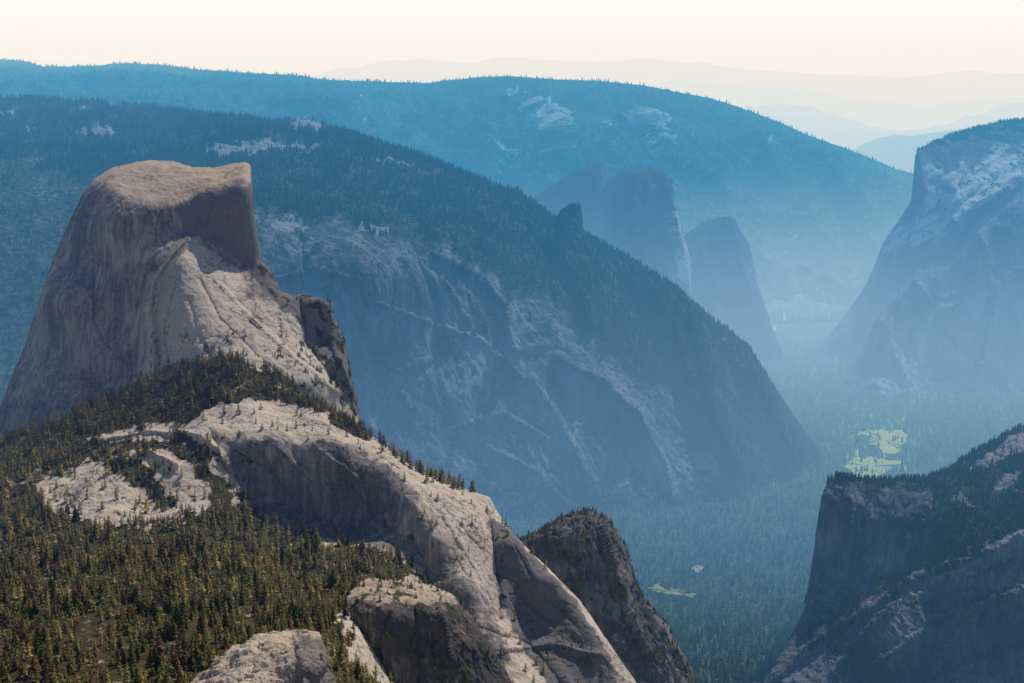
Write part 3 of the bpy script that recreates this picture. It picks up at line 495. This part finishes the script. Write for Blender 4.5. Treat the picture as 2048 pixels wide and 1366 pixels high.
kS=sheet('foreground_ridge','foreground granite ridge, forested at left with pale sunlit slabs descending right',kTop,[(-80,1480),(1310,1480)],
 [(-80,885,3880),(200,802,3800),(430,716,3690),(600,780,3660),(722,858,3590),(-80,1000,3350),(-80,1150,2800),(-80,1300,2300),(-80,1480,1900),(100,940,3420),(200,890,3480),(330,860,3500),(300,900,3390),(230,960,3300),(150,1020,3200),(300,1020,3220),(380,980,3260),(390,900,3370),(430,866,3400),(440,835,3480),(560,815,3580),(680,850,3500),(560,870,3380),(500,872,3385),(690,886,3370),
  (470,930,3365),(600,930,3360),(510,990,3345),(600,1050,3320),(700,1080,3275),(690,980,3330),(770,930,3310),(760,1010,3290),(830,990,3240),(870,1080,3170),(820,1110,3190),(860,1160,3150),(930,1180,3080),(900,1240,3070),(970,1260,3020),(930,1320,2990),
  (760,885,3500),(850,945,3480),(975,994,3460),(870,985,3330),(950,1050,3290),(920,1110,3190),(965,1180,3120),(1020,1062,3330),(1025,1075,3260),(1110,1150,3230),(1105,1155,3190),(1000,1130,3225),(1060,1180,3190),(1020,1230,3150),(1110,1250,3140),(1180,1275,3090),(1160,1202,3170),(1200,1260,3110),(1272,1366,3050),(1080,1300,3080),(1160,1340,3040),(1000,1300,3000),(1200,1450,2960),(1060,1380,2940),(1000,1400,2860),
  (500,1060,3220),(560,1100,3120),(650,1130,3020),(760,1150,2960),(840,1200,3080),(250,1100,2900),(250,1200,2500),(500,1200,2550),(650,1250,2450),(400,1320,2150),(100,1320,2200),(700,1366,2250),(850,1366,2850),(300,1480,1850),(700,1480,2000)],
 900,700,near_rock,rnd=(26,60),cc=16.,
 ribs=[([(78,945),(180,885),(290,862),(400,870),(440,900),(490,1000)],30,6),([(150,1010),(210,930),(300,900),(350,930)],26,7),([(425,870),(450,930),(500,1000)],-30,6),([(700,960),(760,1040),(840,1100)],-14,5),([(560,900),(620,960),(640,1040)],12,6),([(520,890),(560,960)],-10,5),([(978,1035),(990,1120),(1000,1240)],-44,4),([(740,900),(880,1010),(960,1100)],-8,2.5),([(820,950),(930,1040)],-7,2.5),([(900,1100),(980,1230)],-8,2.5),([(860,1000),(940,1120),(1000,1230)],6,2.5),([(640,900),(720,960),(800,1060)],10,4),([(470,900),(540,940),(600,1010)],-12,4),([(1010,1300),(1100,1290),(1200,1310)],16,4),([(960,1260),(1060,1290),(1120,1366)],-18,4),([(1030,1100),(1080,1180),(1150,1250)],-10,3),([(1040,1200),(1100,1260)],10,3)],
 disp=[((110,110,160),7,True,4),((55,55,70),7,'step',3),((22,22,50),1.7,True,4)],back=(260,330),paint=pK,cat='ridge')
oS=sheet('rock_outcrop','dark rounded outcrop with a pale top, below the steep shaded slab face',[(672,1260),(682,1216),(700,1184),(720,1168),(745,1158),(800,1164),(860,1170),(900,1188),(940,1228),(960,1262),(985,1300),(1012,1342),(1040,1400)],[(672,1480),(1040,1480)],
 [(682,1216,2680),(745,1160,2800),(860,1172,2800),(940,1230,2710),(1040,1400,2620),(760,1204,2610),(850,1212,2620),(900,1225,2640),(710,1225,2610),(720,1260,2598),(850,1270,2600),(940,1290,2610),(780,1366,2565),(950,1400,2565),(700,1480,2520),(1000,1480,2520)],
 280,260,crag2,rnd=(8,15),cc=10.,ribs=[([(780,1210),(760,1300),(790,1400)],-18,4),([(880,1220),(900,1320)],14,4),([(830,1220),(840,1366)],-12,3),([(720,1220),(715,1300)],12,4),([(930,1250),(950,1366)],-10,4)],disp=[((60,60,120),7,True,5),((30,30,50),7,'step',4),((10,10,22),1.5,True,3)],back=(300,300),paint=lambda px,py,P,N:(.1+.4*ss(fbm(P/30.,3),.0,.4),.6-1.1*ss(1214-py+8*fbm(P/20.,3),0,14),.1+.2*ss(1200-py,0,25)),cat='rock')  # sunlit top painted pale, the face below painted dark
nS=sheet('near_boulder','nearest pale fractured granite knob at the bottom edge among the trees',[(350,1400),(380,1366),(400,1347),(418,1338),(428,1318),(448,1312),(465,1292),(490,1288),(505,1272),(540,1266),(560,1266),(580,1260),(612,1260),(638,1264),(646,1290),(654,1300),(660,1336),(670,1366),(690,1400)],[(350,1480),(690,1480)],
 [(380,1366,1990),(465,1292,2060),(580,1262,2110),(638,1264,2070),(660,1336,2010),(680,1390,1980),(480,1320,1950),(560,1290,1990),(600,1320,1915),(640,1330,1930),(560,1366,1890),(450,1380,1880),(620,1390,1895),(550,1480,1800)],
 300,210,near_rock,rnd=(10,14),cc=10.,ribs=[([(590,1275),(606,1330),(600,1400)],18,3),([(640,1270),(640,1340)],-12,3),([(430,1340),(520,1300),(600,1290)],8,2),([(480,1366),(560,1320)],-10,2),([(520,1290),(500,1366)],-8,2),([(400,1360),(470,1330)],-8,2),([(540,1270),(570,1320)],-8,2)],disp=[((34,34,40),5,True,3),((22,22,16),9,'step',3),((7,7,9),.8,True,3)],back=(140,180),paint=lambda px,py,P,N:(.06+.3*ss(fbm(P/18.,3),.1,.4),-.05+.9*ss(px,580,608)*ss(py,1272,1290),.25+0*px),cat='rock')
# trees of the foreground
PXk,PYk=kS['PX'],kS['PY']; f1=soft(PXk,PYk,P1,14,10,30); f2=soft(PXk,PYk,P2,22,26,40); f4=np.maximum(soft(PXk,PYk,P4,12,10,20),soft(PXk,PYk,P5,12,10,16)); fw=soft(PXk,PYk,slabW,20,10,30)
gaps=.08+.92*gapf(kS['P'])
w=(f1*1.7*(.4+.6*gaps)+f2*gaps+f4*.7)+(.055+.12*fw*ss(fbm(kS['P']/40.,3),-.1,.2))*(1-f1)*(1-f2)*ss(kS['N'][...,2],.5,.8)
Q,qx,qy=scatter(kS,w,8400,gap=6.)
stand=ss(fbm(Q/90.,3),-.3,.3)
H=(9+(14+16*stand)*rng.random(len(Q))**1.2)*np.where(qy>1000,1.,.9)
sp_w=soft(PXk,PYk,P3,8,4,20)+0*f1; Q3,x3,y3=scatter(kS,sp_w+1e-9,80); H3=15+19*rng.random(80)
Q=np.concatenate([Q,Q3]);H=np.r_[H,H3];qx=np.r_[qx,x3];qy=np.r_[qy,y3]
inv=np.where((qx>2)&(qx<2040)&(qy<1366+4)&~inside(qx,qy,[(372,1390),(400,1345),(465,1292),(540,1266),(638,1264),(670,1330),(700,1390)]))[0]
order=inv[np.argsort(-(H[inv]/Q[inv,1]))]; first=order[:300]; rest=np.setdiff1d(np.arange(len(Q)),first)
NT=6
crowns=[crown_near(k) for k in range(NT)]; trunks=[trunk_near(k) for k in range(NT)]
midp=[]
for k in range(5):
    V,Fc=crown_near(60+k,9,6); V2,F2=trunk_near(60+k); midp.append((np.concatenate([V,V2]),np.concatenate([Fc,F2+len(V)])))
cr_=greens(len(rest),.2,1.4,3.0)*(.75+.5*rng.random((len(rest),1))); cr_[qy[rest]<900]*=.65
forest('hillside_forest','conifers covering the slopes around the pale domes, behind the nearest trees',midp,Q[rest],H[rest],cr_,tmat,1.45)
gmat=rnd_mat('needle foliage',[(0,(.08,.095,.038)),(.35,(.16,.15,.055)),(.7,(.24,.195,.065)),(1,(.33,.24,.08))])
dmat=rnd_mat('dry brown foliage',[(0,(.25,.13,.08)),(1,(.34,.19,.11))]); bark=rnd_mat('bark',[(0,(.16,.12,.09)),(1,(.25,.2,.16))])
def mesh_of(nm,VF,mat):
    V,Fc=VF; me=bpy.data.meshes.new(nm); me.from_pydata(V.tolist(),[],Fc.tolist()); me.materials.append(mat); return me
cg=[mesh_of('crown',c,gmat) for c in crowns]; cd=[mesh_of('crown',c,dmat) for c in crowns]; tk=[mesh_of('trunk',c,bark) for c in trunks]
for n_,i in enumerate(first):
    k=n_%NT; dead=random.random()<.16
    e=bpy.data.objects.new('pine_tree',None); COL.objects.link(e); e.location=Q[i]; h=float(H[i]); wv=h*random.uniform(1.,1.6); e.scale=(wv,wv,h); e.rotation_euler=(0,0,random.random()*6.28)
    if dead: tag(e,'dry reddish-brown conifer among the nearest green conifers at lower left','tree',group='dry brown conifers of the near slope')
    else: tag(e,'green conifer in the dense nearest stand on the lower left slope','tree',group='green conifers of the near slope')
    for nm,me in (('trunk',tk[k]),('crown',(cd if dead else cg)[k])):
        o=bpy.data.objects.new(nm,me); COL.objects.link(o); o.parent=e
for sh_,n_,lb in ((oS,90,'small conifers and shrubs on top of the dark rounded outcrop'),(lS,420,'small conifers and shrubs clinging to the dark small dome'),(jS,460,'small conifers dotted over the lower slabs of the huge granite dome')):
    top=(sh_['PY']-sh_['PY'][0][None])<14
    ww=ss(sh_['N'][...,2],.4,.8)*.5+top*.5
    if sh_ is jS: ww=ss(sh_['mask'][...,0],.12,.3)*(sh_['PY']>600)+1e-9
    q,_,_=scatter(sh_,ww,n_); forest('ledge_trees',lb,midp,q,6+9*rng.random(n_),greens(n_,.05,.5,1.4),tmat,1.5)
# ================= light, sky, camera =================
AZ,EL=math.radians(40),math.radians(54)
sd=Vector((math.sin(AZ)*math.cos(EL),math.cos(AZ)*math.cos(EL),math.sin(EL)))
L=bpy.data.lights.new('sun','SUN'); L.energy=5.; L.angle=math.radians(.5); L.color=(1,.92,.80)
lo=bpy.data.objects.new('sun',L); COL.objects.link(lo); lo.rotation_euler=sd.to_track_quat('Z','Y').to_euler(); lo.location=(0,0,6000)
W=bpy.data.worlds.new('World'); S.world=W; W.use_nodes=True; nt=W.node_tree; nt.nodes.clear()
sky=nt.nodes.new('ShaderNodeTexSky'); sky.sky_type='NISHITA'; sky.sun_disc=False; sky.sun_elevation=EL; sky.sun_rotation=AZ; sky.altitude=3000; sky.dust_density=1.
tc=nt.nodes.new('ShaderNodeTexCoord'); sx=nt.nodes.new('ShaderNodeSeparateXYZ'); nt.links.new(tc.outputs['Generated'],sx.inputs[0])
up=sstep(nt,sx.outputs[2],.052,.10); cream=mixc(nt,sstep(nt,sx.outputs[2],-.005,.05),(9.4,8.7,7.95),(10.1,9.65,9.0))
c=mixc(nt,up,cream,sky.outputs[0]); c=mixc(nt,sstep(nt,sx.outputs[2],-.012,-.03),c,(.4,.6,.8))
bg=nt.nodes.new('ShaderNodeBackground'); bg.inputs[1].default_value=.1; nt.links.new(c,bg.inputs[0]); wo=nt.nodes.new('ShaderNodeOutputWorld'); nt.links.new(bg.outputs[0],wo.inputs[0])
cam=bpy.data.cameras.new('camera'); cam.sensor_width=36; cam.lens=F/2048*36; cam.clip_start=10; cam.clip_end=300000
co=bpy.data.objects.new('camera',cam); COL.objects.link(co); co.location=(0,0,CZ); co.rotation_euler=(math.pi/2-TH,0,0); S.camera=co
S.view_settings.view_transform='Standard'; S.view_settings.look='None'; S.view_settings.exposure=0
print('total',round(time.time()-T0,1))
